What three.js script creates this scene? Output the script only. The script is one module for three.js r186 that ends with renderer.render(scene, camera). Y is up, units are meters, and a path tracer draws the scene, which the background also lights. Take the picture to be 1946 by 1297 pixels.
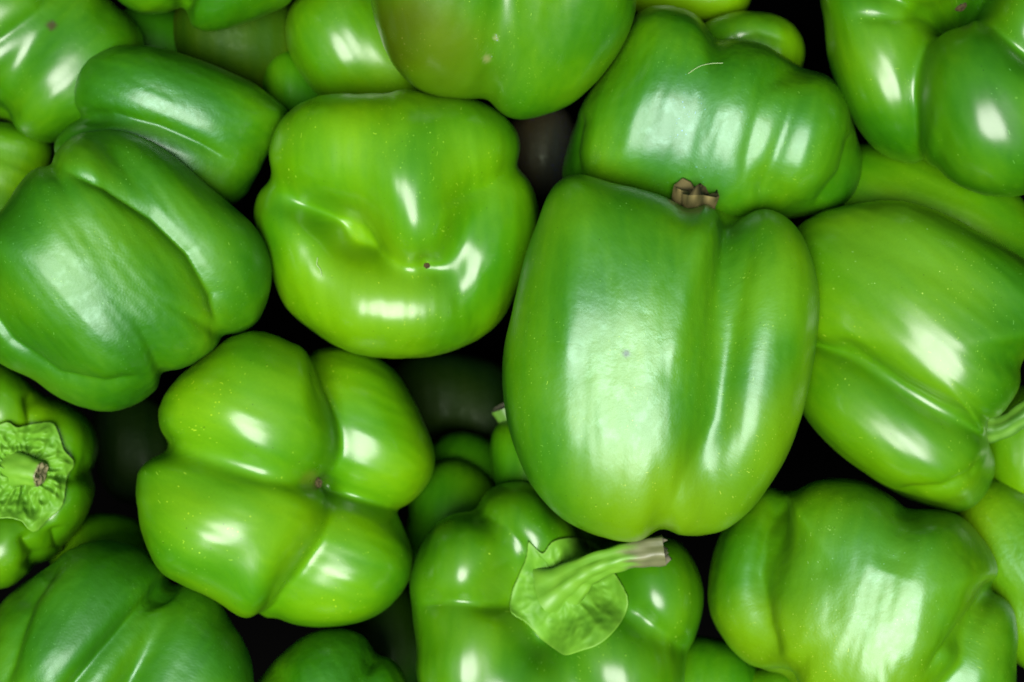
import * as THREE from 'three';
import { ImprovedNoise } from 'three/addons/math/ImprovedNoise.js';

// ---------- camera, sky, sun, exposure ----------
const S = 0.155e-3, D = 0.62;                       // metres per photograph pixel at the level y = 0; camera height
const scene = new THREE.Scene();
const camera = new THREE.PerspectiveCamera(2 * Math.atan(648.5 * S / D) * 180 / Math.PI, 1946 / 1297, 0.02, 50);
camera.position.set(0, D, 0);
camera.up.set(0, 0, -1);
camera.lookAt(0, 0, 0);
camera.focus = 0.565; camera.userData.fStop = 11;

const rand = (seed => () => { seed = (seed * 1664525 + 1013904223) >>> 0; return seed / 4294967296; })(4242);
const noise = new ImprovedNoise();
const sstep = (a, b, x) => { const t = Math.min(1, Math.max(0, (x - a) / (b - a))); return t * t * (3 - 2 * t); };
const mix = (a, b, t) => a + (b - a) * t;

{ // bright overcast sky: brightest overhead, dimmer towards the horizon
  const w = 128, h = 64, d = new Float32Array(w * h * 4);
  for (let j = 0; j < h; j++) for (let i = 0; i < w; i++) {
    const el = Math.sin(((j + 0.5) / h - 0.5) * Math.PI), o = (j * w + i) * 4;
    const L = el < 0 ? 0.05 : 0.10 + 0.90 * Math.pow(el, 2);
    d[o] = 0.80 * L; d[o + 1] = 0.96 * L; d[o + 2] = 1.12 * L; d[o + 3] = 1;
  }
  const t = new THREE.DataTexture(d, w, h, THREE.RGBAFormat, THREE.FloatType);
  t.mapping = THREE.EquirectangularReflectionMapping; t.magFilter = t.minFilter = THREE.LinearFilter; t.needsUpdate = true;
  scene.background = t; scene.environment = t;
  scene.backgroundIntensity = scene.environmentIntensity = 0.1;
}
const sun = new THREE.DirectionalLight(new THREE.Color(1, 0.98, 0.91), 1.5);
sun.position.set(-0.05, 1, 0.32); sun.castShadow = true; sun.shadow.radius = 68;
sun.shadow.mapSize.set(2048, 2048);
Object.assign(sun.shadow.camera, { left: -0.3, right: 0.3, top: 0.3, bottom: -0.3, near: 0.1, far: 2 });
scene.add(sun, sun.target);
const renderer = new THREE.WebGLRenderer({ antialias: true });
renderer.toneMapping = THREE.LinearToneMapping;
renderer.toneMappingExposure = 6.2;
renderer.shadowMap.enabled = true;

// ---------- materials ----------
function skinTexture(size) {                         // even skin with pale dust grains, short lint and pores; it multiplies the vertex colours
  const d = new Uint8Array(size * size * 4), base = [50, 76, 3];
  for (let j = 0; j < size; j++) for (let i = 0; i < size; i++) {
    const o = (j * size + i) * 4, m = 1 + 0.04 * noise.noise(i / 9, j / 9, 3.1);
    d[o] = base[0] * m; d[o + 1] = base[1] * m; d[o + 2] = base[2];
    d[o + 3] = 255;
  }
  const dot = (x, y, r, c, a) => {
    for (let j = Math.floor(y - r - 1); j <= y + r + 1; j++) for (let i = Math.floor(x - r - 1); i <= x + r + 1; i++) {
      const q = Math.hypot(i - x, j - y), t = a * Math.min(1, Math.max(0, r + 0.7 - q)); if (t <= 0) continue;
      const o = (((j + size) % size) * size + (i + size) % size) * 4;
      for (let k = 0; k < 3; k++) d[o + k] = mix(d[o + k], c[k], t);
    }
  };
  const pale = [215, 180, 130], dark = [18, 22, 3];
  for (let n = 0; n < 900; n++) { const a = rand(), x = rand() * size, y = rand() * size; if (noise.noise(x / 150, y / 150, 4.4) + 0.5 * noise.noise(x / 50, y / 50, 8.1) > 0.35 * rand() - 0.02) dot(x, y, 1.3 + 1.7 * a * a, pale, 0.25 + 0.6 * rand() * rand()); }
  for (let n = 0; n < 60; n++) dot(rand() * size, rand() * size, 0.8 + 1.0 * rand(), dark, 0.7);
  for (let n = 0; n < 12; n++) {
    let x = rand() * size, y = rand() * size, a = rand() * 6.3, v = (rand() - 0.5) * 0.25; const m = 5 + rand() * 12, s = 0.2 + 0.3 * rand();
    for (let k = 0; k < m; k++) { dot(x, y, 1.1, pale, s); x += Math.cos(a); y += Math.sin(a); a += v; }
  }
  const t = new THREE.DataTexture(d, size, size); t.wrapS = t.wrapT = THREE.RepeatWrapping; t.magFilter = THREE.LinearFilter;
  t.minFilter = THREE.LinearMipmapLinearFilter; t.generateMipmaps = true; t.needsUpdate = true; return t;
}
const tiled = (fn, size, i, j) => {                   // the same noise made to join up at the edges of its tile
  const u = i / size, v = j / size, w = [(1 - u) * (1 - v), u * (1 - v), (1 - u) * v, u * v], m = 0.5, f = [fn(i, j), fn(i - size, j), fn(i, j - size), fn(i - size, j - size)];
  let s = 0, q = 0, a = 0; w.forEach((x, k) => { a += x * f[k]; s += x * (f[k] - m); q += x * x; });
  return mix(a, m + s / Math.sqrt(q), 0.8);
};
function bumpTexture(size, fn) {
  const d = new Uint8Array(size * size * 4);
  for (let j = 0; j < size; j++) for (let i = 0; i < size; i++) { const o = (j * size + i) * 4, v = 255 * Math.min(1, Math.max(0, tiled(fn, size, i, j))); d[o] = d[o + 1] = d[o + 2] = v; d[o + 3] = 255; }
  const t = new THREE.DataTexture(d, size, size); t.wrapS = t.wrapT = THREE.RepeatWrapping; t.magFilter = THREE.LinearFilter; t.needsUpdate = true; return t;
}
const TILE = 0.075;                                   // metres that one repeat of the skin texture covers
const skinMap = skinTexture(1024);
const skinBump = bumpTexture(512, (i, j) => 0.5 + 0.09 * noise.noise(i / 6, j / 6, 1.3) + 0.25 * noise.noise(i / 22, j / 22, 5.2) + 0.35 * noise.noise(i / 57, j / 57, 2.2));
const skinRough = bumpTexture(512, (i, j) => 0.84 + 0.2 * noise.noise(i / 11, j / 11, 9.3) + 0.36 * noise.noise(i / 37, j / 37, 3.2));
const skinMaterial = (roughness, bump, tint, coat) => new THREE.MeshPhysicalMaterial({ vertexColors: true, map: skinMap, bumpMap: skinBump, bumpScale: bump, roughness, roughnessMap: skinRough, ior: 1.5, clearcoat: coat, clearcoatRoughness: 0.25, specularColor: new THREE.Color().setRGB(...tint), side: THREE.DoubleSide });
const glossy = skinMaterial(0.4, 0.00011, [0.22, 0.22, 0.22], 0.5), waxy = skinMaterial(0.4, 0.0002, [0.28, 0.46, 0.44], 0.25), bloomed = skinMaterial(0.43, 0.0002, [0.34, 0.5, 0.46], 0.14), dull = skinMaterial(0.55, 0.0001, [0.1, 0.13, 0.09], 0.01);  // dull: reflections cut down so the peppers deep in shade stay dark
const calyxMat = new THREE.MeshPhysicalMaterial({ vertexColors: true, roughness: 0.58, specularIntensity: 0.6, side: THREE.DoubleSide });
const stemMat = new THREE.MeshPhysicalMaterial({ vertexColors: true, roughness: 0.5, side: THREE.DoubleSide });
const dryMat = new THREE.MeshPhysicalMaterial({ vertexColors: true, roughness: 0.85, specularIntensity: 0.4, side: THREE.DoubleSide });
const lintMat = new THREE.MeshStandardMaterial({ color: new THREE.Color().setRGB(0.25, 0.36, 0.16), roughness: 0.8 });

// ---------- geometry helpers ----------
function sphereGrid(n) {                              // a cube pushed out to a sphere: directions, welded triangles, and per-face corners
  const dirs = [], key = new Map(), id = [], F = [[1,0,0, 0,1,0, 0,0,1],[-1,0,0, 0,0,1, 0,1,0],[0,1,0, 0,0,1, 1,0,0],[0,-1,0, 1,0,0, 0,0,1],[0,0,1, 1,0,0, 0,1,0],[0,0,-1, 0,1,0, 1,0,0]];
  const tri = [];
  F.forEach((f, fi) => {
    const at = id.length;
    for (let j = 0; j <= n; j++) for (let i = 0; i <= n; i++) {
      const a = Math.tan((i / n - 0.5) * Math.PI / 2), b = Math.tan((j / n - 0.5) * Math.PI / 2);
      const v = new THREE.Vector3(f[0] + a * f[3] + b * f[6], f[1] + a * f[4] + b * f[7], f[2] + a * f[5] + b * f[8]).normalize();
      const kk = Math.round(v.x * 1e4) + ',' + Math.round(v.y * 1e4) + ',' + Math.round(v.z * 1e4);
      let q = key.get(kk); if (q === undefined) { q = dirs.length; dirs.push(v); key.set(kk, q); }
      id.push(q);
    }
    for (let j = 0; j < n; j++) for (let i = 0; i < n; i++) { const a = at + j * (n + 1) + i, b = a + 1, c = a + n + 1, d = c + 1; tri.push(a, b, d, a, d, c); }
  });
  return { n, dirs, id, tri };
}
const grids = {}; const gridOf = n => grids[n] || (grids[n] = sphereGrid(n));

const counts = {};
const numbered = name => { const c = counts[name] = (counts[name] ?? -1) + 1; return c ? name + '_' + String(c).padStart(3, '0') : name; };
function shadows(m) { m.castShadow = m.receiveShadow = true; return m; }
function meshOf(name, pos, tri, mat, col, uv) {
  const g = new THREE.BufferGeometry();
  g.setAttribute('position', new THREE.Float32BufferAttribute(pos, 3));
  if (col) g.setAttribute('color', new THREE.Float32BufferAttribute(col, 3));
  if (uv) g.setAttribute('uv', new THREE.Float32BufferAttribute(uv, 2));
  g.setIndex(tri); g.computeVertexNormals();
  const m = shadows(new THREE.Mesh(g, mat)); m.name = name; return m;
}

// A pepper's own frame: origin at its middle, x right and y down as seen from above, h towards the viewer; lengths in metres.
function frameAt([px, py, h]) {
  const k = (D - h * S) / D, C = new THREE.Vector3((px - 973) * S * k, h * S, (py - 648.5) * S * k), eye = new THREE.Vector3(0, D, 0);
  const H = eye.clone().sub(C), dist = H.length(); H.normalize();
  const X = new THREE.Vector3(1, 0, 0).addScaledVector(H, -H.x).normalize(), Y = new THREE.Vector3().crossVectors(X, H);
  const plane = (x, y) => {                           // where the line of sight through a pixel meets the pepper's middle plane
    const d = new THREE.Vector3((x - 973) * S, -D, (y - 648.5) * S), t = -dist / d.dot(H), q = d.multiplyScalar(t).add(eye).sub(C);
    return [q.dot(X), q.dot(Y)];
  };
  return { C, H, X, Y, dist, plane, k: S * k, world: (x, y, h) => new THREE.Vector3().addScaledVector(X, x).addScaledVector(Y, y).addScaledVector(H, h) };
}
const rad = a => a * Math.PI / 180;
function lobeOf([x, y, h, ang, tilt, a, b, c, n = 2.3, blend], f) {
  const p = f.plane(x, y), ca = Math.cos(rad(ang)), sa = Math.sin(rad(ang)), ct = Math.cos(rad(tilt)), st = Math.sin(rad(tilt)), k = f.k;
  return { o: [p[0], p[1], h * k], u: [ca * ct, sa * ct, st], v: [-sa, ca, 0], w: [-ca * st, -sa * st, ct], a: a * k, b: b * k, c: c * k, n, k: blend && blend * k, s: Math.min(a, b, c) * k };
}
function field(Ls, x, y, z, kAll) {
  let r = 1e9;
  for (const l of Ls) {
    const k = l.k || kAll;
    const dx = x - l.o[0], dy = y - l.o[1], dz = z - l.o[2];
    const p = Math.abs(dx * l.u[0] + dy * l.u[1] + dz * l.u[2]) / l.a, q = Math.abs(dx * l.v[0] + dy * l.v[1]) / l.b, w = Math.abs(dx * l.w[0] + dy * l.w[1] + dz * l.w[2]) / l.c;
    const g = l.n === 2 ? Math.sqrt(p * p + q * q + w * w) : Math.pow(Math.pow(p, l.n) + Math.pow(q, l.n) + Math.pow(w, l.n), 1 / l.n);
    const d = (g - 1) * l.s;
    if (r > 1e8) r = d; else { const h = Math.max(k - Math.abs(r - d), 0) / k; r = Math.min(r, d) - h * h * k * 0.25; }
  }
  return r;
}
function closedSpline(pts) { return new THREE.CatmullRomCurve3(pts.map(p => new THREE.Vector3(p[0], p[1], 0)), true, 'centripetal').getPoints(pts.length * 12); }
const pairs = a => { const r = []; for (let i = 0; i < a.length; i += 2) r.push([a[i], a[i + 1]]); return r; };
const segDist = (x, y, pts) => {                      // distance to a polyline and how far along it (0..1)
  let best = 1e9, along = 0;
  for (let i = 0; i + 1 < pts.length || i === 0; i++) {
    const a = pts[i], b = pts[i + 1] || a, dx = b[0] - a[0], dy = b[1] - a[1], l = dx * dx + dy * dy;
    const t = l ? Math.min(1, Math.max(0, ((x - a[0]) * dx + (y - a[1]) * dy) / l)) : 0, q = Math.hypot(x - a[0] - t * dx, y - a[1] - t * dy);
    if (q < best) { best = q; along = (i + t) / Math.max(1, pts.length - 1); }
  }
  return [best, along];
};

const peppers = {};
let seedZ = 0;
// c: middle [pixel x, pixel y, height]; L: lobes; out: outline; dents: [points, half width, depth, sharpness]; marks: [x, y, radius, colour, strength]
function pepper(id, label, o) {
  const f = frameAt(o.c), G = gridOf(o.res || 44), Ls = o.L.map(l => lobeOf(l, f)), kk = (o.k ?? 26) * f.k, N = G.dirs.length, z0 = (seedZ += 3.7);
  const P = new Float32Array(N * 3), R = 700 * f.k, c0 = (o.mid ? [...f.plane(o.mid[0], o.mid[1]), o.mid[2] * f.k] : [0, 0, 0]);
  for (let i = 0; i < N; i++) {
    const d = G.dirs[i]; let t = R;
    for (let s = 0; s < 140; s++) { const e = field(Ls, c0[0] + d.x * t, c0[1] + d.y * t, c0[2] + d.z * t, kk); t -= e * 0.6; if (Math.abs(e) < 2e-6 || t < 0) break; }
    const at = s => field(Ls, c0[0] + d.x * s, c0[1] + d.y * s, c0[2] + d.z * s, kk);
    let lo = t, hi = t; while (lo > 0 && at(lo) > 0) lo -= 0.00025; while (hi < R && at(hi) < 0) hi += 0.00025;
    for (let s = 0; s < 14; s++) { t = (lo + hi) / 2; if (at(t) > 0) hi = t; else lo = t; }
    t = Math.max(t, 0.002);
    P[i * 3] = c0[0] + d.x * t; P[i * 3 + 1] = c0[1] + d.y * t; P[i * 3 + 2] = c0[2] + d.z * t;
  }
  const near = G.near || (G.near = (() => { const n = Array.from({ length: N }, () => new Set()); for (let t = 0; t < G.tri.length; t += 3) { const q = [G.id[G.tri[t]], G.id[G.tri[t + 1]], G.id[G.tri[t + 2]]]; for (let e = 0; e < 3; e++) { n[q[e]].add(q[(e + 1) % 3]); n[q[e]].add(q[(e + 2) % 3]); } } return n.map(v => [...v]); })());
  for (let p = 0; p < 4; p++) {                       // ease the steep walls of the creases
    const Q = P.slice();
    for (let i = 0; i < N; i++) {
      let x = 0, y = 0, z = 0; const m = near[i].length; for (const q of near[i]) { x += Q[q * 3] / m; y += Q[q * 3 + 1] / m; z += Q[q * 3 + 2] / m; }
      P[i * 3] = mix(Q[i * 3], x, 0.6); P[i * 3 + 1] = mix(Q[i * 3 + 1], y, 0.6); P[i * 3 + 2] = mix(Q[i * 3 + 2], z, 0.6);
    }
  }
  if (o.out) {                                        // bring the outline to that of the photograph's pepper
    const A = 240, Sx = new Float32Array(A), T = new Float32Array(A), bin = (x, y) => ((Math.atan2(y, x) / (2 * Math.PI) + 1) * A) % A;
    for (let i = 0; i < N; i++) { const q = f.dist / (f.dist - P[i * 3 + 2]), x = P[i * 3] * q, y = P[i * 3 + 1] * q, b = Math.floor(bin(x, y)) % A; Sx[b] = Math.max(Sx[b], Math.hypot(x, y)); }
    const S2 = Sx.map((v, b) => Math.max(v, 0.5 * (Math.max(Sx[(b + A - 1) % A], Sx[(b + A - 2) % A]) + Math.max(Sx[(b + 1) % A], Sx[(b + 2) % A])) * 0.995));
    const cv = closedSpline(pairs(o.out).map(p => f.plane(p[0], p[1])));
    for (let i = 0; i + 1 < cv.length; i++) for (let s = 0; s < 12; s++) { const x = mix(cv[i].x, cv[i + 1].x, s / 12), y = mix(cv[i].y, cv[i + 1].y, s / 12), b = Math.floor(bin(x, y)) % A; T[b] = Math.max(T[b], Math.hypot(x, y)); }
    for (let p = 0; p < 20; p++) for (let b = 0; b < A; b++) if (!T[b]) T[b] = Math.max(T[(b + 1) % A], T[(b + A - 1) % A]);
    let Fr = S2.map((v, b) => Math.min(1.6, Math.max(0.55, T[b] / v)));
    for (let p = 0; p < 2; p++) Fr = Fr.map((v, b) => 0.25 * Fr[(b + A - 1) % A] + 0.5 * v + 0.25 * Fr[(b + 1) % A]);
    let m = 0; for (const v of Fr) m += v / A;
    let lo = 9, hi = 0, la = 0, ha = 0; Fr.forEach((v, b) => { if (v < lo) { lo = v; la = b; } if (v > hi) { hi = v; ha = b; } });
    if (lo < 0.85 || hi > 1.18) console.log(id, 'fit', m.toFixed(2), 'min', lo.toFixed(2), 'at', (la * 1.5).toFixed(0), 'max', hi.toFixed(2), 'at', (ha * 1.5).toFixed(0));
    for (let i = 0; i < N; i++) {
      const q = f.dist / (f.dist - P[i * 3 + 2]), x = P[i * 3] * q, y = P[i * 3 + 1] * q, b = bin(x, y), b0 = Math.floor(b) % A, fr = mix(Fr[b0], Fr[(b0 + 1) % A], b - Math.floor(b));
      const w = sstep(0.1, 0.85, Math.hypot(x, y) / S2[b0]), g = mix(m, fr, w);
      P[i * 3] *= g; P[i * 3 + 1] *= g;
    }
  }
  const nrm = () => {
    const g = new THREE.BufferGeometry(); g.setAttribute('position', new THREE.BufferAttribute(P, 3)); g.setIndex(G.tri.map(t => G.id[t])); g.computeVertexNormals(); return g.attributes.normal.array;
  };
  let Nn = nrm();
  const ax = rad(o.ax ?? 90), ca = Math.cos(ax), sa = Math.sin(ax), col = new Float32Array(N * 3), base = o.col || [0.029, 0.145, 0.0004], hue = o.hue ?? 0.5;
  const dents = (o.dents || []).map(([p, w, d, e]) => [pairs(p).map(q => f.plane(q[0], q[1])), w * f.k, d * f.k, e || 1.3]);
  const marks = (o.marks || []).map(([x, y, r, c, s]) => [f.plane(x, y), r * f.k, c, s]);
  const rib = (o.rib ?? 1) * f.k;
  for (let i = 0; i < N; i++) {
    const x = P[i * 3], y = P[i * 3 + 1], h = P[i * 3 + 2], q = f.dist / (f.dist - h), X = x * q, Y = y * q;
    const al = (x * ca + y * sa) / f.k, ac = (-x * sa + y * ca) / f.k, hp = h / f.k;
    let dd = 0;
    const up = sstep(-0.25, 0.25, Nn[i * 3 + 2]);
    for (const [p, w, d, e] of dents) { const [s, t] = segDist(X, Y, p); if (s < 4 * w) dd += up * d * Math.exp(-Math.pow(s / w, e)) * (p.length > 1 ? sstep(0, 0.18, t + 0.03) * sstep(0, 0.25, 1.03 - t) : 1); }
    dd -= rib * (1.4 * noise.noise(al / 170, ac / 38, z0 + hp / 60) + 0.8 * noise.noise(al / 90, ac / 17, z0 + 9 + hp / 30) + 1.4 * noise.noise(al / 110, ac / 90, z0 + 4 + hp / 90));
    P[i * 3] -= Nn[i * 3] * dd; P[i * 3 + 1] -= Nn[i * 3 + 1] * dd; P[i * 3 + 2] -= Nn[i * 3 + 2] * dd;
    // skin colour: streaks that run from stem to tip, paler yellow-green in some parts, darker in others
    const a = 0.4 * noise.noise(al / 140, ac / 60, z0 + hp / 80) + 0.2 * noise.noise(al / 110, ac / 14, z0 + 2 + hp / 25) + 0.16 * noise.noise(al / 25, ac / 9, z0 + 5 + hp / 14);
    const yel = Math.max(0, Math.min(1, hue + 0.4 * a + 0.5 * noise.noise(al / 190, ac / 150, z0 + 11 + hp / 130)));
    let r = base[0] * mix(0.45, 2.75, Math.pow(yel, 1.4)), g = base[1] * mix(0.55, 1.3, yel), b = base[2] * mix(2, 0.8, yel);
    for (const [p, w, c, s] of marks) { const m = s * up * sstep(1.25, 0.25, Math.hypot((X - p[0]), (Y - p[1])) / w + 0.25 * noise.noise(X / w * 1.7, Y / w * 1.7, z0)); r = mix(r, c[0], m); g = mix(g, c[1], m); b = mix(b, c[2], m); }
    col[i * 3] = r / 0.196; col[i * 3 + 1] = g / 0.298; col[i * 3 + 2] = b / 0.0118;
  }
  Nn = nrm();
  // emit with a seam of its own round each face of the grid, for the texture
  const root = new THREE.Group(); root.name = numbered('bell_pepper'); root.position.copy(f.C);
  let low = 0; const V = f.world(0, 0, 0), pos = [], nn = [], cc = [], uv = [], ou = rand(), ov = rand();
  for (let i = 0; i < N; i++) low = Math.min(low, f.world(P[i * 3], P[i * 3 + 1], P[i * 3 + 2]).y);
  root.position.y += low;
  for (let q = 0; q < N; q++) {                      // texture laid out from the middle of the upper side, so that it has no seam there
    const p = f.world(P[q * 3], P[q * 3 + 1], P[q * 3 + 2]); pos.push(p.x, p.y - low, p.z);
    const n = f.world(Nn[q * 3], Nn[q * 3 + 1], Nn[q * 3 + 2]); nn.push(n.x, n.y, n.z);
    const d = G.dirs[q], th = Math.acos(Math.max(-1, Math.min(1, d.z))) * 0.046 / TILE, l = Math.hypot(d.x, d.y) || 1;
    cc.push(col[q * 3], col[q * 3 + 1], col[q * 3 + 2]); uv.push(ou + d.x / l * th, ov + d.y / l * th);
  }
  const tris = G.tri.map(t => G.id[t]), flip = tris.slice(); for (let i = 0; i < flip.length; i += 3) { const t = flip[i]; flip[i] = flip[i + 1]; flip[i + 1] = t; }
  const skin = meshOf('skin', pos, f.X.clone().cross(f.Y).dot(f.H) > 0 ? tris : flip, o.mat || glossy, cc, uv);
  skin.geometry.setAttribute('normal', new THREE.Float32BufferAttribute(nn, 3));
  root.add(skin); scene.add(root);
  root.userData = { label, category: 'bell pepper', group: 'green bell peppers heaped together' };
  // heights of the side that faces the viewer, on a grid of 5 pixels
  const cell = 5 * f.k, W = 200, Hm = new Float32Array(W * W).fill(-1e9), off = W / 2;
  if (o.parts) {
    for (let t = 0; t < G.tri.length; t += 3) {
      const q = [0, 1, 2].map(e => G.id[G.tri[t + e]]); if (Nn[q[0] * 3 + 2] < -0.2) continue;
      for (const [a, b, c] of [[1, 0, 0], [0, 1, 0], [0, 0, 1], [.34, .33, .33], [.5, .5, 0], [0, .5, .5], [.5, 0, .5]]) {
        const x = a * P[q[0] * 3] + b * P[q[1] * 3] + c * P[q[2] * 3], y = a * P[q[0] * 3 + 1] + b * P[q[1] * 3 + 1] + c * P[q[2] * 3 + 1], h = a * P[q[0] * 3 + 2] + b * P[q[1] * 3 + 2] + c * P[q[2] * 3 + 2];
        const i = Math.round(x / cell + off), j = Math.round(y / cell + off); if (i >= 0 && j >= 0 && i < W && j < W) Hm[j * W + i] = Math.max(Hm[j * W + i], h);
      }
    }
  }
  const height = (x, y) => {                          // metres above the middle plane, at a point of that frame
    const u = x / cell + off, v = y / cell + off, i = Math.floor(u), j = Math.floor(v); let s = 0, w = 0;
    for (const [a, b] of [[0, 0], [1, 0], [0, 1], [1, 1]]) { const q = Hm[(j + b) * W + i + a]; if (q > -1e8) { const g = Math.abs(1 - a - (u - i)) * Math.abs(1 - b - (v - j)) + 1e-4; s += q * g; w += g; } }
    return w ? s / w : 0;
  };
  const put = (x, y, h) => { const p = f.world(x, y, h); p.y -= low; return p; };
  const seen = (px, py, up = 0) => {                  // the point of the skin that a pixel shows
    const [X, Y] = f.plane(px, py); let h = 0; for (let t = 0; t < 6; t++) { const q = (f.dist - h) / f.dist; h = height(X * q, Y * q) + up * f.k; }
    const q = (f.dist - h) / f.dist; return [X * q, Y * q, h];
  };
  peppers[id] = { root, f, height, put, seen, low, k: f.k };
  return peppers[id];
}

// a round, knobbly tube through points of a pepper's frame; radii in pixels
function tube(name, P, pts, radii, mat, colour, o = {}) {
  const curve = new THREE.CatmullRomCurve3(pts.map(p => P.put(p[0], p[1], p[2]))), n = o.n || 40, m = o.m || 28, pos = [], tri = [], col = [], fr = curve.computeFrenetFrames(n, false);
  const ns = o.seed || 1;
  const ring = (c, t, sc, push) => {
    const i = Math.round(t * n);
    for (let j = 0; j < m; j++) {
      const a = j / m * 2 * Math.PI, s = t * (radii.length - 1), q = Math.min(radii.length - 2, Math.floor(s));
      let r = mix(radii[q], radii[q + 1], s - q) * P.k * sc * (1 + (o.rib ?? 0.06) * Math.cos(5 * a + ns) + (o.rough ?? 0.05) * noise.noise(Math.cos(a) * 2.2, Math.sin(a) * 2.2, t * (o.freq || 5) + ns * 3.3));
      const d = fr.normals[i].clone().multiplyScalar(Math.cos(a) * r).addScaledVector(fr.binormals[i], Math.sin(a) * r);
      const tw = push ? (o.cut ?? 0.12) * radii.at(-1) * P.k * noise.noise(Math.cos(a) * 1.9 * sc + 5, Math.sin(a) * 1.9 * sc, ns + sc * 3) : 0;
      const p = c.clone().add(d).addScaledVector(fr.tangents[i], tw + (push || 0)); pos.push(p.x, p.y, p.z);
      col.push(...colour(t, a, push !== undefined ? 1 - sc : -1));
    }
  };
  for (let i = 0; i <= n; i++) ring(curve.getPointAt(i / n), i / n, 1);
  const e = curve.getPointAt(1);
  ring(e, 1, 0.96, 0.0); ring(e, 1, 0.7, -0.05 * radii.at(-1) * P.k); ring(e, 1, 0.35, -0.15 * radii.at(-1) * P.k); ring(e, 1, 0.03, -0.1 * radii.at(-1) * P.k);
  for (let i = 0; i < n + 4; i++) for (let j = 0; j < m; j++) { const a = i * m + j, b = i * m + (j + 1) % m, c = a + m, d = b + m; tri.push(a, b, d, a, d, c); }
  const mesh = meshOf(name, pos, tri, mat, col); P.root.add(mesh); return mesh;
}
// the wrinkled green collar round a stem, lying on the skin; out: outline in pixels round (cx, cy); rise(r) lifts it towards the stem
function calyx(P, cx, cy, out, o = {}) {
  const cv = closedSpline(pairs(out)), m = 150, n = 34, pos = [], tri = [], col = [], k = P.k, seed = o.seed || 0;
  const R = new Float32Array(m);
  for (let i = 0; i < m; i++) {                       // radius towards each direction
    const a = i / m * 2 * Math.PI; let best = 9, r = 0;
    for (const p of cv) { const d = Math.atan2(p.y - cy, p.x - cx), e = Math.abs(Math.atan2(Math.sin(d - a), Math.cos(d - a))); if (e < best) { best = e; r = Math.hypot(p.x - cx, p.y - cy); } }
    R[i] = r;
  }
  const W = (x, y) => { const dx = x - 300 - cx, dy = y - 300 - cy, a = Math.atan2(dy, dx), r = Math.hypot(dx, dy), p = noise.noise(x / 34, y / 34, seed), q = noise.noise(x / 15, y / 15, seed + 7), s = noise.noise(Math.cos(a) * 3.2, Math.sin(a) * 3.2, seed + r / 90); return 0.5 * (1 - 2 * Math.abs(p)) + 0.28 * (1 - 2 * Math.abs(q)) + 0.5 * (1 - 2.5 * Math.abs(s)) - 0.45; };
  const point = (i, j, side) => {
    const a = i / m * 2 * Math.PI, t = j / n, r = R[i % m] * t, x = cx + Math.cos(a) * r, y = cy + Math.sin(a) * r;
    const amp = (o.amp ?? 7) * sstep(0.12, 0.4, t) * mix(1, 0.45, sstep(0.75, 1, t)), w = W(x + 300, y + 300);
    const up = 2.2 + (o.rise ?? 18) * Math.exp(-Math.pow(t / 0.33, 2)) + amp * (w + 0.7) * (1 - 0.3 * t) + (o.curl ?? 5) * Math.pow(t, 6);
    const q = P.seen(x, y, side ? up : up - 6), p = P.put(q[0], q[1], q[2]);
    pos.push(p.x, p.y, p.z);
    const edge = sstep(0.93, 1, t), lite = 0.5 + 0.5 * w, c = (o.colour || ((l, e, t) => [mix(0.035, 0.085, l) + 0.015 * e, mix(0.13, 0.225, l) + 0.015 * e, mix(0.003, 0.010, l) + 0.006 * e]))(Math.min(1, Math.max(0, lite)), edge, t, x, y); col.push(...c);  // wrinkle valleys darkened in the colour, like shade in the folds
  };
  for (const side of [1, 0]) for (let j = 0; j <= n; j++) for (let i = 0; i < m; i++) point(i, j, side);
  const B = (n + 1) * m;
  for (let j = 0; j < n; j++) for (let i = 0; i < m; i++) {
    const a = j * m + i, b = j * m + (i + 1) % m, c = a + m, d = b + m; tri.push(a, c, d, a, d, b, B + a, B + d, B + c, B + a, B + b, B + d);
  }
  for (let i = 0; i < m; i++) { const a = n * m + i, b = n * m + (i + 1) % m; tri.push(a, B + a, B + b, a, B + b, b); }
  const mesh = meshOf('calyx', pos, tri, calyxMat, col); P.root.add(mesh); return mesh;
}
function scar(P, px, py, r, colour) {                 // the dry scar where the blossom was
  const q = P.seen(px, py, -1), pos = [], tri = [], col = [], n = 8, m = 18, c = P.put(...q), up = P.f.H, X = P.f.X, Y = P.f.Y;
  for (let j = 0; j <= n; j++) for (let i = 0; i < m; i++) {
    const a = i / m * 2 * Math.PI, t = j / n, w = 1 + 0.35 * noise.noise(Math.cos(a) * 2, Math.sin(a) * 2, px), l = Math.sin(t * Math.PI * 0.95), v = noise.noise(Math.cos(a) * 3 * t, Math.sin(a) * 3 * t, py) ;
    const rr = r * P.k * t * w, h = r * P.k * (0.55 * (1 - t * t) + 0.35 * v * (1 - t) - 0.25);
    const p = c.clone().addScaledVector(X, Math.cos(a) * rr).addScaledVector(Y, Math.sin(a) * rr).addScaledVector(up, h); pos.push(p.x, p.y, p.z);
    const s = 0.5 + v; col.push(mix(0.010, colour ? colour[0] : 0.30, s), mix(0.009, colour ? colour[1] : 0.22, s), mix(0.003, colour ? colour[2] : 0.08, s));
  }
  for (let j = 0; j < n; j++) for (let i = 0; i < m; i++) { const a = j * m + i, b = j * m + (i + 1) % m; tri.push(a, b + m, a + m, a, b, b + m); }
  const mesh = meshOf('blossom_scar', pos, tri, dryMat, col); P.root.add(mesh); return mesh;
}

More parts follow.
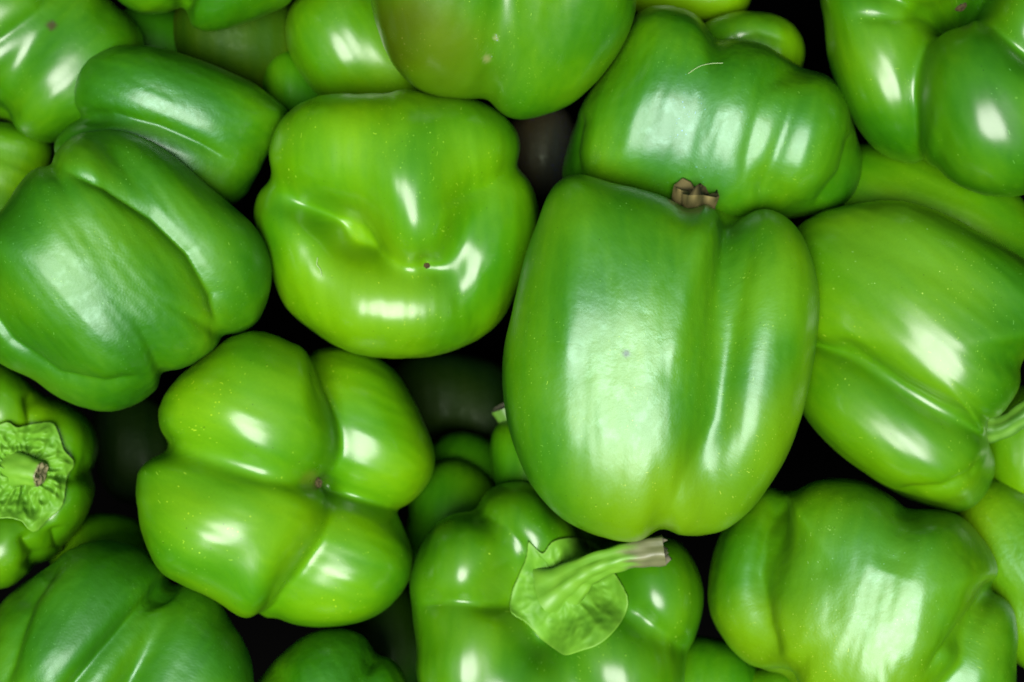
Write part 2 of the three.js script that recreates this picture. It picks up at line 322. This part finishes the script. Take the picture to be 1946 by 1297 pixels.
// ---------- the bed under the heap ----------
{
  const n = 220, pos = [], tri = [], w = 2.4, d = 2.2, y0 = -0.15;
  for (let j = 0; j <= n; j++) for (let i = 0; i <= n; i++) {
    const x = (i / n - 0.5) * w, z = (j / n - 0.5) * d;
    pos.push(x, y0 + 0.012 * noise.noise(x * 14, z * 14, 2) + 0.006 * Math.abs(noise.noise(x * 40, z * 40, 5)), z);
  }
  for (let j = 0; j < n; j++) for (let i = 0; i < n; i++) { const a = j * (n + 1) + i, b = a + 1, c = a + n + 1; tri.push(a, c, b, b, c, c + 1); }
  const m = meshOf('ground', pos, tri, new THREE.MeshPhysicalMaterial({ color: new THREE.Color().setRGB(0.0005, 0.0005, 0.0005), roughness: 1, specularIntensity: 0.02, side: THREE.DoubleSide }));  // near black, so the darkness of the gaps is in its colour
  m.userData = { kind: 'structure' }; scene.add(m);
}

// ---------- top layer ----------
pepper('A', 'largest bell pepper lying on top of the heap with a dried brown stem', { c: [1255, 680, 150], res: 76, k: 22, ax: 92, rib: 0.7, mat: waxy, hue: 0.42, parts: true,
  L: [[1172, 680, 0, 89, -3, 355, 222, 205, 3.0], [1422, 705, -25, 102, -3, 330, 122, 190, 2.6], [1250, 680, -120, 90, 0, 320, 270, 160, 2.3]],
  out: [1110,332, 1075,336, 1050,365, 1025,420, 1000,480, 975,580, 958,660, 957,750, 975,840, 1010,920, 1060,980, 1120,1015, 1190,1032, 1225,1026, 1246,1012, 1290,1022, 1350,1015, 1410,985, 1460,930, 1500,860, 1530,770, 1550,660, 1557,560, 1545,500, 1520,440, 1480,402, 1432,394, 1414,402, 1390,380, 1355,373, 1320,388, 1285,380, 1200,356, 1150,345],
  dents: [[[1440,340, 1402,560, 1362,800, 1280,970, 1215,1110], 32, 15, 1.7], [[1340,410, 1310,560, 1275,720], 26, -6, 2], [[1110,380, 1080,560, 1075,720], 34, -5, 2], [[1318,385], 40, 16, 2]],
  marks: [[1260,990,200,[0.0912, 0.1881, 0.00114],0.8], [1500,850,150,[0.0855, 0.1881, 0.00114],0.6], [1190,672,9,[0.006,0.010,0.002],0.95], [1480,560,90,[0.0684, 0.1881, 0.00114],0.4]] });  // yellow lower marks paint the brighter, lit end into the skin colour
pepper('B', 'bell pepper showing its three lobed tip with a tiny brown scar', { c: [760, 430, 10], res: 76, k: 36, ax: 90, col: [0.033, 0.17, 0.0004], hue: 0.6, parts: true, mid: [775, 440, -100],
  L: [[748, 288, 22, 2, 0, 238, 130, 188, 2.3], [784, 385, 66, 74, 0, 142, 90, 172, 2.3, 50], [755, 582, -10, 4, 0, 248, 116, 188, 2.3, 22], [572, 478, -20, 52, 0, 125, 85, 165, 2.2, 36], [925, 485, -5, 66, 0, 145, 104, 170, 2.3, 34], [765, 440, -120, 0, 0, 215, 205, 205, 2.3, 24]],
  out: [565,200, 620,180, 690,178, 740,178, 775,170, 830,180, 900,190, 950,215, 980,245, 988,285, 981,318, 1005,345, 1025,390, 1027,440, 1010,500, 985,550, 950,610, 900,650, 830,675, 750,682, 660,668, 600,635, 550,590, 520,530, 500,460, 484,410, 490,370, 512,332, 511,280, 530,235],
  dents: [[[810,503], 20, 12, 1.6]], marks: [[730,600,190,[0.085,0.19,0.0006],0.5]] });
pepper('C', 'bell pepper with four plump lobes meeting at a central brown scar', { c: [555, 915, -30], res: 76, k: 14, ax: 20, col: [0.033, 0.17, 0.0004], hue: 0.64, parts: true, mid: [580, 915, -100],
  L: [[475, 778, 85, 46, 0, 188, 126, 190, 2.5], [432, 992, 85, -20, 0, 190, 126, 190, 2.5], [700, 808, -45, 82, 0, 165, 134, 185, 2.4], [650, 1065, -25, 25, 0, 145, 128, 185, 2.4], [560, 915, -120, 0, 0, 150, 150, 140, 2.3]],
  out: [290,795, 300,760, 340,715, 400,670, 450,638, 490,630, 535,643, 575,658, 630,656, 690,665, 745,700, 780,750, 805,800, 822,850, 825,890, 805,930, 768,972, 772,1020, 785,1065, 775,1110, 740,1155, 690,1180, 620,1192, 560,1187, 520,1172, 490,1175, 455,1180, 400,1145, 340,1110, 300,1080, 275,1030, 262,960, 265,892, 300,848, 293,820],
  dents: [[[640,925, 500,905, 420,880, 300,840, 250,820], 22, 14, 1.6], [[600,917], 18, 8, 1.3]],
  marks: [[600,917,22,[0.114, 0.171, 0.0114],0.6]] });
pepper('D', 'dark bell pepper with a wide lobe and a slim one at the left edge', { c: [215, 520, 90], res: 72, k: 26, ax: 52, mat: bloomed, hue: 0.27, mid: [210, 520, 0],
  L: [[195, 520, 35, 52, -6, 268, 170, 192, 2.9], [330, 445, 15, 52, -6, 240, 105, 165, 2.5], [130, 620, -30, 40, 0, 250, 125, 170, 2.3], [210, 520, -110, 50, 0, 260, 190, 150, 2.2]],
  out: [0,400, 40,345, 70,318, 103,314, 110,290, 150,255, 210,246, 260,258, 320,290, 390,350, 450,400, 490,440, 515,490, 518,530, 505,580, 480,620, 450,635, 420,636, 414,655, 370,690, 330,705, 301,712, 297,735, 270,760, 220,780, 170,778, 110,755, 60,720, 0,690, -60,640, -100,560, -80,470],
  dents: [[[105,316, 200,350, 290,410, 360,480, 405,560, 418,640], 16, 18, 1.2], [[-40,560, 20,650, 110,715, 200,735, 300,712], 14, 14, 1.2]] });
pepper('G', 'bell pepper with a reddish brown blush hanging over the top edge', { c: [958, -75, 120], res: 64, k: 30, ax: 100, hue: .42,
  L: [[840, -85, 30, 80, -18, 270, 150, 190, 2.4], [1075, -75, 20, 100, -14, 300, 145, 190, 2.4], [960, -80, -110, 90, 0, 250, 220, 140, 2.3]],
  out: [690,-120, 704,0, 715,50, 740,110, 780,160, 830,185, 880,190, 928,190, 948,215, 980,226, 1030,218, 1080,200, 1130,160, 1170,110, 1200,50, 1208,0, 1215,-120, 1150,-320, 960,-370, 780,-320],
  dents: [[[1045,-40, 1010,60, 970,130, 930,192], 30, 8, 1.6]],
  marks: [[800,80,130,[0.065,0.062,0.0003],0.5], [745,60,90,[0.03,0.05,0.0006],0.8], [860,150,130,[0.03,0.07,0.001],0.5], [942,72,6,[0.22,0.24,0.11],0.6], [925,112,9,[0.17,0.17,0.07],0.6]] });
pepper('H', 'dark ribbed bell pepper behind the largest one with a bluish sheen', { parts: true, c: [1345, 225, -5], res: 72, k: 34, ax: 105, mat: waxy, hue: 0.24,
  L: [[1250, 215, 20, 102, -6, 215, 150, 185, 2.4], [1390, 240, 35, 105, -6, 190, 125, 172, 2.4], [1510, 262, 20, 105, -6, 165, 100, 175, 2.3], [1555, 330, -60, 105, 0, 110, 80, 140, 2.3], [1160, 300, -70, 100, 0, 120, 75, 140, 2.3], [1350, 230, -120, 0, 0, 240, 170, 140, 2.3]],
  out: [1212,28, 1245,12, 1290,15, 1330,34, 1362,76, 1400,75, 1450,85, 1500,112, 1532,135, 1575,150, 1605,180, 1620,230, 1634,280, 1636,320, 1622,370, 1580,402, 1520,412, 1450,420, 1350,430, 1200,410, 1110,385, 1070,345, 1080,270, 1105,200, 1130,160, 1170,100],
  dents: [[[1530,135, 1500,220, 1460,330, 1440,390], 20, 6, 1.5], [[1470,110, 1440,220, 1410,330], 18, 4, 1.7], [[1622,250, 1600,330, 1540,400], 10, 10, 1.2], [[1105,210, 1090,290, 1100,350], 12, 10, 1.2]],
  marks: [[1330,250,110,[0.0342, 0.1254, 0.0285],0.5]] });  // the mark paints the bluish sheen of the highlight into the skin
pepper('I', 'glossy bell pepper in the top right corner with folded lobes at its tip', { c: [1815, 120, 60], res: 72, k: 9, ax: 70, hue: .32, parts: true, mid: [1815, 90, -110],
  L: [[1668, 130, 5, 80, 0, 200, 118, 190, 2.4], [1868, 210, 100, 75, 0, 172, 128, 185, 2.2], [1985, 40, 30, 120, 0, 150, 115, 170, 2.3], [1740, -70, 10, 10, 0, 150, 95, 170, 2.3], [1815, 110, -120, 0, 0, 220, 190, 120, 2.3]],
  out: [1565,-40, 1568,40, 1575,110, 1600,190, 1630,245, 1665,285, 1710,310, 1772,316, 1800,340, 1850,365, 1900,375, 1946,370, 2020,330, 2060,200, 2050,50, 1950,-80, 1800,-120, 1650,-110],
  dents: [[[1825,15, 1720,32, 1610,30], 14, 9, 1.5], [[1825,12], 26, 18, 1.5]] });
pepper('J', 'bell pepper at the right edge with three long lobes and a stem', { c: [1745, 660, 40], res: 72, k: 30, ax: 40, hue: 0.5, parts: true, mid: [1740, 680, -90],
  L: [[1775, 520, 10, 27, 0, 250, 120, 180, 2.4], [1752, 655, 40, 36, 0, 215, 108, 172, 2.4, 75], [1690, 798, 15, 34, 0, 215, 102, 175, 2.4, 12], [1780, 885, -80, 25, 0, 115, 78, 130, 2.3], [1740, 660, -120, 40, 0, 190, 150, 130, 2.2]],
  out: [1500,450, 1520,424, 1560,402, 1640,387, 1710,383, 1770,398, 1850,435, 1946,492, 2010,560, 2020,625, 1965,660, 1940,695, 1936,740, 1900,790, 1872,801, 1886,840, 1891,890, 1870,940, 1832,972, 1770,965, 1690,930, 1640,897, 1580,850, 1535,800, 1500,720, 1490,600, 1490,510],
  dents: [[[1580,640, 1640,680, 1720,735, 1800,775, 1875,800], 18, 9, 1.3], [[1700,932, 1790,930, 1850,900, 1888,850], 10, 10, 1.2]],
  marks: [[1700,440,160,[0.0741, 0.1938, 0.0057],0.5]] });
pepper('K', 'bell pepper near the lower right corner with a broad pale flat side', { c: [1640, 1150, 20], res: 72, k: 26, ax: 105, mat: waxy, hue: 0.42,
  L: [[1440, 1105, -10, 88, 0, 180, 92, 160, 2.4], [1655, 1125, 35, 110, -8, 225, 195, 195, 3.2], [1790, 1090, -10, 115, 0, 140, 105, 170, 2.4, 40], [1825, 1260, -40, 115, 0, 165, 112, 150, 2.4, 14], [1640, 1180, -120, 0, 0, 240, 190, 140, 2.3]],
  out: [1580,910, 1640,915, 1690,940, 1728,966, 1780,970, 1830,985, 1870,1030, 1895,1080, 1897,1125, 1925,1160, 1935,1210, 1930,1260, 1920,1330, 1800,1390, 1650,1390, 1520,1340, 1490,1284, 1430,1265, 1380,1220, 1350,1160, 1348,1090, 1370,1010, 1410,960, 1470,922, 1508,932, 1545,914],
  dents: [[[1500,930, 1460,1010, 1445,1090, 1455,1190, 1490,1290], 18, 15, 1.6], [[1728,964, 1715,1020, 1690,1090], 34, 7, 2], [[1900,1100, 1860,1160, 1810,1225, 1750,1300], 16, 16, 1.4], [[1560,1080], 26, 5, 1.8]],
  marks: [[1660,1120,150,[0.0456, 0.1482, 0.0114],0.4], [1580,1290,200,[0.0912, 0.1938, 0.00114],0.8], [1430,1200,80,[0.0855, 0.1881, 0.00114],0.6]] });  // yellow marks low down: the lit lower side put into the colour
pepper('L', 'bell pepper at the bottom edge with a long curved green stem', { c: [1055, 1160, -45], res: 76, k: 24, ax: 90, hue: 0.4, parts: true, mid: [1060, 1160, -120],
  L: [[1000, 1005, 0, 40, 0, 125, 92, 170, 2.2], [880, 1070, 20, 120, 0, 125, 105, 175, 2.2], [905, 1230, 20, 50, 0, 135, 112, 170, 2.2], [1165, 1260, 30, 40, 0, 140, 112, 170, 2.2], [1245, 1120, 10, 80, 0, 140, 96, 175, 2.2], [1040, 1320, 20, 10, 0, 130, 95, 160, 2.2], [1060, 1170, -110, 0, 0, 250, 210, 150, 2.3], [1070, 1130, 40, 0, 0, 130, 110, 90, 2.2]],
  out: [905,968, 930,932, 975,917, 1010,920, 1060,965, 1110,1000, 1180,1020, 1250,1022, 1295,1036, 1325,1080, 1338,1130, 1330,1190, 1305,1250, 1290,1330, 1220,1400, 1080,1420, 940,1410, 830,1370, 790,1290, 791,1230, 786,1180, 778,1120, 790,1060, 820,1005, 860,978],
  dents: [[[905,968, 960,1000, 1010,1060], 18, 9, 1.3], [[790,1150, 860,1145, 920,1150, 980,1150], 14, 12, 1.3], [[1310,1240, 1250,1200, 1190,1150], 20, 12, 1.4]] });
pepper('M', 'dark dusty bell pepper in the lower left corner with a deep crease', { parts: true, c: [215, 1240, 40], res: 68, k: 22, ax: 125, mat: bloomed, hue: 0.2,
  L: [[165, 1200, 20, 125, 0, 240, 140, 180, 2.4], [350, 1270, 10, 110, 0, 190, 115, 170, 2.4], [30, 1260, -30, 115, 0, 160, 90, 160, 2.3], [210, 1260, -110, 0, 0, 240, 200, 140, 2.3]],
  out: [0,1150, 50,1100, 120,1050, 190,1026, 250,1036, 305,1070, 332,1108, 370,1105, 410,1130, 440,1190, 470,1240, 480,1290, 470,1370, 350,1460, 150,1470, 0,1420, -50,1320, -30,1210],
  dents: [[[350,1090, 285,1150, 235,1200, 190,1250, 140,1310, 80,1400], 24, 26, 1.6], [[120,1040, 50,1140, 25,1220, -5,1340], 18, 18, 1.5]] });
pepper('E', 'dark bell pepper with pale blue sheen behind the one at the left edge', { c: [330, 240, -45], res: 64, k: 24, ax: 25, mat: waxy, hue: 0.22,
  L: [[345, 195, 20, 25, 0, 220, 112, 150, 2.7], [300, 300, 10, 22, 0, 215, 105, 150, 2.6], [330, 250, -90, 25, 0, 200, 150, 130, 2.3]],
  out: [165,110, 210,90, 270,88, 350,105, 430,135, 490,165, 530,198, 548,218, 532,255, 505,300, 482,345, 455,382, 400,400, 300,400, 190,360, 110,310, 104,270, 122,245, 157,222, 140,190, 140,145],
  dents: [[[157,222, 215,218, 300,240, 380,275, 450,315], 16, 11, 1.4], [[250,300, 330,330, 420,370], 18, 6, 1.8]] });
pepper('F', 'bell pepper in the top left corner with a dark spot', { c: [100, 100, -90], res: 60, k: 24, ax: 135, hue: 0.38,
  L: [[145, 130, 20, 115, 0, 175, 130, 160, 2.4], [10, 40, 10, 130, 0, 170, 110, 150, 2.4], [80, 100, -90, 0, 0, 180, 160, 130, 2.3]],
  out: [-80,-60, 50,-70, 160,-50, 210,0, 250,40, 272,78, 262,130, 230,200, 180,250, 130,262, 90,270, 50,258, 10,228, -40,215, -100,170, -130,50],
  dents: [[[110,-30, 75,20, 0,75, -60,110], 18, 10, 1.4]],
  marks: [[97,48,12,[0.0342, 0.0285, 0.0114],0.9]] });
pepper('O', 'bell pepper at the left edge with a wrinkled collar and short cut stem', { c: [50, 910, -60], res: 72, k: 22, ax: 90, hue: 0.45, parts: true, mid: [45, 900, -100],
  L: [[0, 770, 10, 20, 0, 100, 90, 150, 2.2], [110, 830, 0, 60, 0, 95, 78, 150, 2.2], [125, 950, 10, 110, 0, 100, 72, 150, 2.2], [10, 1040, 30, 140, 0, 105, 85, 150, 2.2], [90, 1020, -10, 120, 0, 95, 60, 140, 2.2], [-50, 900, 0, 90, 0, 120, 90, 150, 2.2], [40, 900, -90, 0, 0, 160, 180, 130, 2.3], [35, 900, 40, 0, 0, 90, 90, 80, 2.2]],
  out: [0,690, 40,712, 70,742, 130,768, 170,800, 186,850, 176,895, 181,935, 165,980, 130,1030, 110,1055, 60,1085, 0,1120, -80,1090, -130,950, -110,800, -60,715],
  dents: [[[60,745, 62,790, 55,840], 14, 18, 1.2], [[180,895, 140,905, 100,905], 18, 12, 1.2], [[40,1010, 70,1060, 60,1090], 16, 18, 1.2], [[115,1050, 100,1000], 14, 12, 1.2]] });
pepper('N', 'small part of a dark bell pepper rising at the bottom edge left of centre', { c: [640, 1330, -40], res: 48, k: 20, ax: 70, mat: waxy, hue: 0.2,
  L: [[620, 1320, 10, 70, 0, 130, 110, 140, 2.3], [715, 1340, -10, 70, 0, 110, 65, 130, 2.3], [530, 1360, -10, 70, 0, 110, 75, 130, 2.3]],
  out: [480,1320, 510,1270, 545,1235, 590,1205, 640,1195, 690,1210, 718,1245, 745,1255, 768,1285, 775,1330, 760,1410, 640,1450, 510,1420],
  dents: [[[718,1245, 690,1300, 670,1370], 12, 12, 1.2]] });
pepper('U', 'bell pepper with two lobes crossing the top edge left of centre', { c: [400, -60, -20], res: 52, k: 22, ax: 100, hue: 0.4,
  L: [[285, -60, 0, 90, 0, 110, 90, 130, 2.3], [450, -50, 20, 80, 0, 115, 110, 150, 2.3]],
  out: [210,-20, 240,10, 270,24, 310,24, 345,16, 368,52, 405,60, 450,50, 510,25, 550,5, 580,-60, 540,-150, 400,-180, 250,-150, 205,-80],
  dents: [[[345,16, 350,-60], 14, 14, 1.2]] });

// ---------- peppers in the second layer ----------
const rest = (id, label, c, L, o = {}) => pepper(id, label, { c, L, res: 36, hue: 0.4, ...o });
rest('W', 'bell pepper under the top edge between the blushed one and two dark lobes', [670, 90, -110], [[660, 80, 0, 60, 0, 125, 108, 130], [740, 90, 0, 90, 0, 130, 90, 120]], { hue: 0.62, k: 20, ax: 60 });
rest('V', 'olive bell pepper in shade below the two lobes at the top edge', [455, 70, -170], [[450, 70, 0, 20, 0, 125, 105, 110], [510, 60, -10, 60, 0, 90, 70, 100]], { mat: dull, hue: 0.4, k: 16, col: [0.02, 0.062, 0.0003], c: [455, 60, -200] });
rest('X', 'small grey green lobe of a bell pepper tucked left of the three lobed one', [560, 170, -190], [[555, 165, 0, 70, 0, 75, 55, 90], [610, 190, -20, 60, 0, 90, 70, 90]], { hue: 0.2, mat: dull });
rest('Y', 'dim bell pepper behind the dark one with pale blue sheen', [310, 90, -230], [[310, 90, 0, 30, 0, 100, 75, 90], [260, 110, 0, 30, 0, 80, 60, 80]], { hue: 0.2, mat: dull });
rest('P2', 'small bell pepper at the left edge below the top left corner one', [10, 320, -130], [[20, 280, 0, 10, 0, 80, 45, 80], [0, 330, 0, 10, 0, 95, 50, 90], [-20, 390, 10, 10, 0, 90, 60, 90]], { hue: 0.5, k: 16, ax: 20 });
rest('Sb', 'pale bell pepper lobe behind the shoulders of the dark ribbed one', [1425, 105, -80], [[1430, 90, 0, 30, 0, 105, 66, 90], [1400, 130, -10, 20, 0, 110, 80, 90]], { hue: 0.55, k: 16, out: [1340,45, 1380,27, 1440,22, 1495,38, 1525,72, 1530,105, 1510,150, 1450,190, 1360,190, 1310,130, 1320,75], dents: [[[1380,80, 1440,60, 1500,80], 10, 5, 1.5]] });
rest('T', 'yellowish bell pepper at the top edge behind the dark ribbed one', [1270, -40, -150], [[1250, -40, 0, 10, 0, 110, 75, 90], [1330, -20, -10, 10, 0, 100, 60, 90]], { hue: 0.9, k: 16 });
rest('R', 'shaded bell pepper behind the right edge one under the glossy corner one', [1770, 420, -110], [[1780, 420, 0, 25, 0, 190, 130, 130], [1670, 390, -10, 25, 0, 130, 110, 130]], { mat: dull, hue: 0.5, k: 18, ax: 25, res: 48 });
rest('Qq', 'bell pepper at the right edge in shade under the cut stem', [1940, 850, -100], [[1950, 850, 0, 70, 0, 120, 85, 110], [2010, 870, 0, 70, 0, 110, 70, 110]], { hue: 0.6, k: 16 });
rest('Pp', 'pale bell pepper at the right edge behind the broad flat sided one', [1950, 1060, -60], [[1930, 1050, 0, 60, 0, 150, 92, 120], [2000, 1080, 0, 60, 0, 140, 90, 120], [1960, 1170, -20, 60, 0, 120, 80, 110]], { hue: 0.7, k: 18, ax: 60, mat: waxy, res: 48 });
rest('Z1', 'shaded bell pepper lobe left of the long stemmed one', [870, 1000, -230], [[872, 980, 0, 60, 0, 110, 88, 100], [850, 1060, -10, 60, 0, 100, 85, 100]], { mat: dull, hue: 0.35, k: 16, ax: 100 });
rest('Z2', 'dim bell pepper deep in the gap below the three lobed one', [890, 900, -340], [[885, 905, 0, 30, 0, 85, 80, 90], [930, 940, 0, 60, 0, 90, 70, 90]], { mat: dull, hue: 0.3 });
rest('Z5', 'bell pepper with shade painted into its colour deep in the gap right of the wrinkled collar', [250, 850, -420], [[245, 850, 0, 80, 0, 110, 70, 80], [300, 870, 0, 80, 0, 100, 60, 80]], { col: [0.003, 0.014, 0.0004], mat: dull });  // green skin darkened to near black: the gap's shade is painted in
rest('Z8', 'bell pepper painted dim for shade deep in the gap left of the long stemmed one', [745, 1200, -380], [[745, 1200, 0, 60, 0, 110, 75, 80], [700, 1230, 0, 60, 0, 90, 70, 80]], { col: [0.004, 0.022, 0.0004], mat: dull });  // dark colour stands in for the shade this deep
rest('Z10', 'bell pepper painted dark as shade deep in the gap left of the largest one', [870, 760, -480], [[860, 760, 0, 10, 0, 130, 90, 80], [930, 790, 0, 60, 0, 90, 80, 80]], { col: [0.003, 0.014, 0.0004], mat: dull });  // colour carries the deep shade, not a black skin
const tip = rest('Z3', 'slim bell pepper lobe squeezed beside the largest one with a pale cut stem', [985, 880, -150], [[975, 885, 0, 80, 0, 85, 40, 70], [1010, 890, 0, 80, 0, 80, 50, 80]], { mat: dull, hue: 0.35, parts: true });
rest('Z4', 'shaded bell pepper showing between the short stemmed one and four lobed one', [200, 1060, -150], [[195, 1060, 0, 0, 0, 100, 84, 100], [250, 1090, 0, 30, 0, 80, 70, 90]], { mat: dull, hue: 0.35 });
rest('Z6', 'dark bell pepper at the bottom edge between the long stemmed and flat sided ones', [1350, 1290, -170], [[1335, 1290, 0, 30, 0, 85, 75, 90], [1390, 1300, 0, 60, 0, 80, 60, 90]], { mat: dull, hue: 0.2 });
rest('Z7', 'green bell pepper sliver at the bottom edge below the narrow side lobe', [1480, 1330, -140], [[1470, 1330, 0, 10, 0, 80, 60, 80], [1530, 1340, 0, 20, 0, 80, 60, 80]], { hue: 0.5 });
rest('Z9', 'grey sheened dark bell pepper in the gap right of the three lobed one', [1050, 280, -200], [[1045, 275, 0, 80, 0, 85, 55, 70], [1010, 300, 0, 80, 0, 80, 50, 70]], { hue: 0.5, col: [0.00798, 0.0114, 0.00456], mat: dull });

// ---------- stems, collars and scars ----------
{
  const P = peppers.L, q = (x, y, h) => { const p = P.f.plane(x, y), t = 1 - h * P.k / P.f.dist; return [p[0] * t, p[1] * t, h * P.k]; }, h0 = P.seen(1080, 1110)[2] / P.k;
  calyx(P, 1072, 1118, [1005,1028, 1000,1060, 984,1098, 972,1130, 970,1163, 1000,1185, 1028,1215, 1055,1235, 1073,1246, 1105,1238, 1140,1225, 1172,1195, 1190,1165, 1194,1143, 1180,1108, 1165,1085, 1150,1050, 1120,1028, 1085,1022, 1050,1030, 1030,1052], { seed: 1, amp: 6.5, rise: 34, curl: 1 });
  tube('stem', P, [q(1058, 1122, h0 - 2), q(1078, 1108, h0 + 22), q(1110, 1086, h0 + 50), q(1150, 1068, h0 + 74), q(1200, 1054, h0 + 88), q(1262, 1045, h0 + 92)], [52, 37, 30, 25, 23, 23, 25, 26], stemMat, (t, a, cut) => {
    const n = 0.5 + 0.5 * noise.noise(t * 9, Math.cos(a) * 2, 4), b = cut > 0.02 ? 1 : sstep(0.66, 0.82, t + 0.12 * noise.noise(t * 6, Math.cos(a) * 3, Math.sin(a) * 3));
    const g = [mix(0.0558, 0.0992, n), mix(0.1736, 0.2356, n), mix(0.00496, 0.0124, n)], w = cut > 0.02 ? [mix(0.03, 0.22, n), mix(0.026, 0.2, n), mix(0.014, 0.14, n)] : [mix(0.05, 0.125, n), mix(0.06, 0.13, n), mix(0.022, 0.058, n)];
    return g.map((v, i) => mix(v, w[i], b));
  }, { rib: 0.12, rough: 0.16, freq: 9, seed: 2, cut: 0.9 });
}
{
  const P = peppers.O, q = (x, y, h) => { const p = P.f.plane(x, y), t = 1 - h * P.k / P.f.dist; return [p[0] * t, p[1] * t, h * P.k]; }, h0 = P.seen(40, 890)[2] / P.k;
  calyx(P, 45, 895, [14,802, 30,812, 60,806, 100,804, 112,826, 122,856, 141,880, 128,906, 124,932, 118,962, 96,984, 62,1012, 40,992, 15,985, -10,985, -40,950, -50,900, -40,850, -14,815], { seed: 5, amp: 24, rise: 24, curl: 2 });
  tube('stem', P, [q(22, 890, h0 - 6), q(34, 892, h0 + 24), q(55, 896, h0 + 46), q(78, 902, h0 + 58)], [46, 36, 32, 28, 24, 22], stemMat, (t, a, cut) => {
    const n = 0.5 + 0.5 * noise.noise(t * 5, Math.cos(a) * 3, 8), m = Math.min(1, Math.max(0, 0.5 + 1.4 * noise.noise(Math.cos(a) * 4 + cut * 3, Math.sin(a) * 4, 2))), b = cut > 0.02 ? 1 : sstep(0.92, 1, t);
    return [mix(mix(0.06, 0.11, n), mix(0.018, 0.22, m), b), mix(mix(0.18, 0.26, n), mix(0.018, 0.2, m), b), mix(mix(0.006, 0.015, n), mix(0.004, 0.1, m), b)];
  }, { rib: 0.07, rough: 0.09, seed: 5, cut: 0.6 });
}
{
  const P = peppers.J, q = (x, y, h) => { const p = P.f.plane(x, y), t = 1 - h * P.k / P.f.dist; return [p[0] * t, p[1] * t, h * P.k]; };
  tube('stem', P, [q(1870, 812, -40), q(1905, 812, -20), q(1945, 790, 0), q(1985, 765, 10)], [34, 22, 20, 22, 25], stemMat, (t, a, cut) => { const n = 0.5 + 0.3 * Math.cos(5 * a + 2 * t) + 0.4 * noise.noise(Math.cos(a) * 3, Math.sin(a) * 3, t * 4); return cut > 0.02 ? [0.24, 0.21, 0.14] : [mix(0.02, 0.075, n), mix(0.085, 0.19, n), mix(0.003, 0.012, n)]; }, { rib: 0.12, rough: 0.1, seed: 4 });
}
{
  const P = peppers.A, q = (x, y, h) => { const p = P.f.plane(x, y), t = 1 - h * P.k / P.f.dist; return [p[0] * t, p[1] * t, h * P.k]; };
  tube('stem', P, [q(1318, 460, -20), q(1320, 415, -10), q(1322, 385, 0), q(1326, 358, 12)], [36, 34, 34, 40, 44], dryMat, (t, a, cut) => { const n = Math.min(1, Math.max(0, 0.35 + 1.3 * noise.noise(Math.cos(a) * 6, Math.sin(a) * 6, t * 1.5 + 2) + 0.7 * noise.noise(Math.cos(a) * 15, Math.sin(a) * 15, 3))), w = cut > 0.02 ? 0.5 : 1; return [mix(0.022, 0.20, n) * w, mix(0.021, 0.165, n) * w, mix(0.003, 0.06, n) * w]; }, { rib: 0.14, rough: 0.28, freq: 2, seed: 7, cut: 1.1 });
}
{
  const P = peppers.Z3, q = (x, y, h) => { const p = P.f.plane(x, y), t = 1 - h * P.k / P.f.dist; return [p[0] * t, p[1] * t, h * P.k]; };
  tube('stem', P, [q(985, 830, -10), q(970, 800, 0), q(955, 772, 8)], [24, 22, 22, 24], stemMat, (t, a, cut) => cut > 0.02 ? [0.22, 0.22, 0.14] : [0.05, 0.13, 0.01], { seed: 3, n: 14 });
}
scar(peppers.B, 810, 503, 7.5, [0.05, 0.034, 0.008]);
scar(peppers.C, 601, 918, 11, [0.10, 0.085, 0.03]);
scar(peppers.I, 1826, 10, 12, [0.045, 0.036, 0.01]);

// a few long fibres that lie on the skins
function fibre(id, pts, label) {
  const P = peppers[id], v = pairs(pts).map(p => { const q = P.seen(p[0], p[1], 2.5); return P.put(q[0], q[1], q[2]); }), o = v[0].clone();
  const m = shadows(new THREE.Mesh(new THREE.TubeGeometry(new THREE.CatmullRomCurve3(v.map(p => p.sub(o))), 24, 0.55 * P.k, 6), lintMat));
  m.position.copy(P.root.position).add(o); m.name = numbered('lint_fibre'); m.userData = { label, category: 'fibre' }; scene.add(m);
}
fibre('H', [1308,140, 1328,127, 1350,121, 1374,120], 'long pale fibre curled on the dark ribbed bell pepper');
fibre('B', [603,490, 602,504, 608,512, 611,525], 'short pale fibre on the lower left lobe of the three lobed bell pepper');
renderer.render(scene, camera);
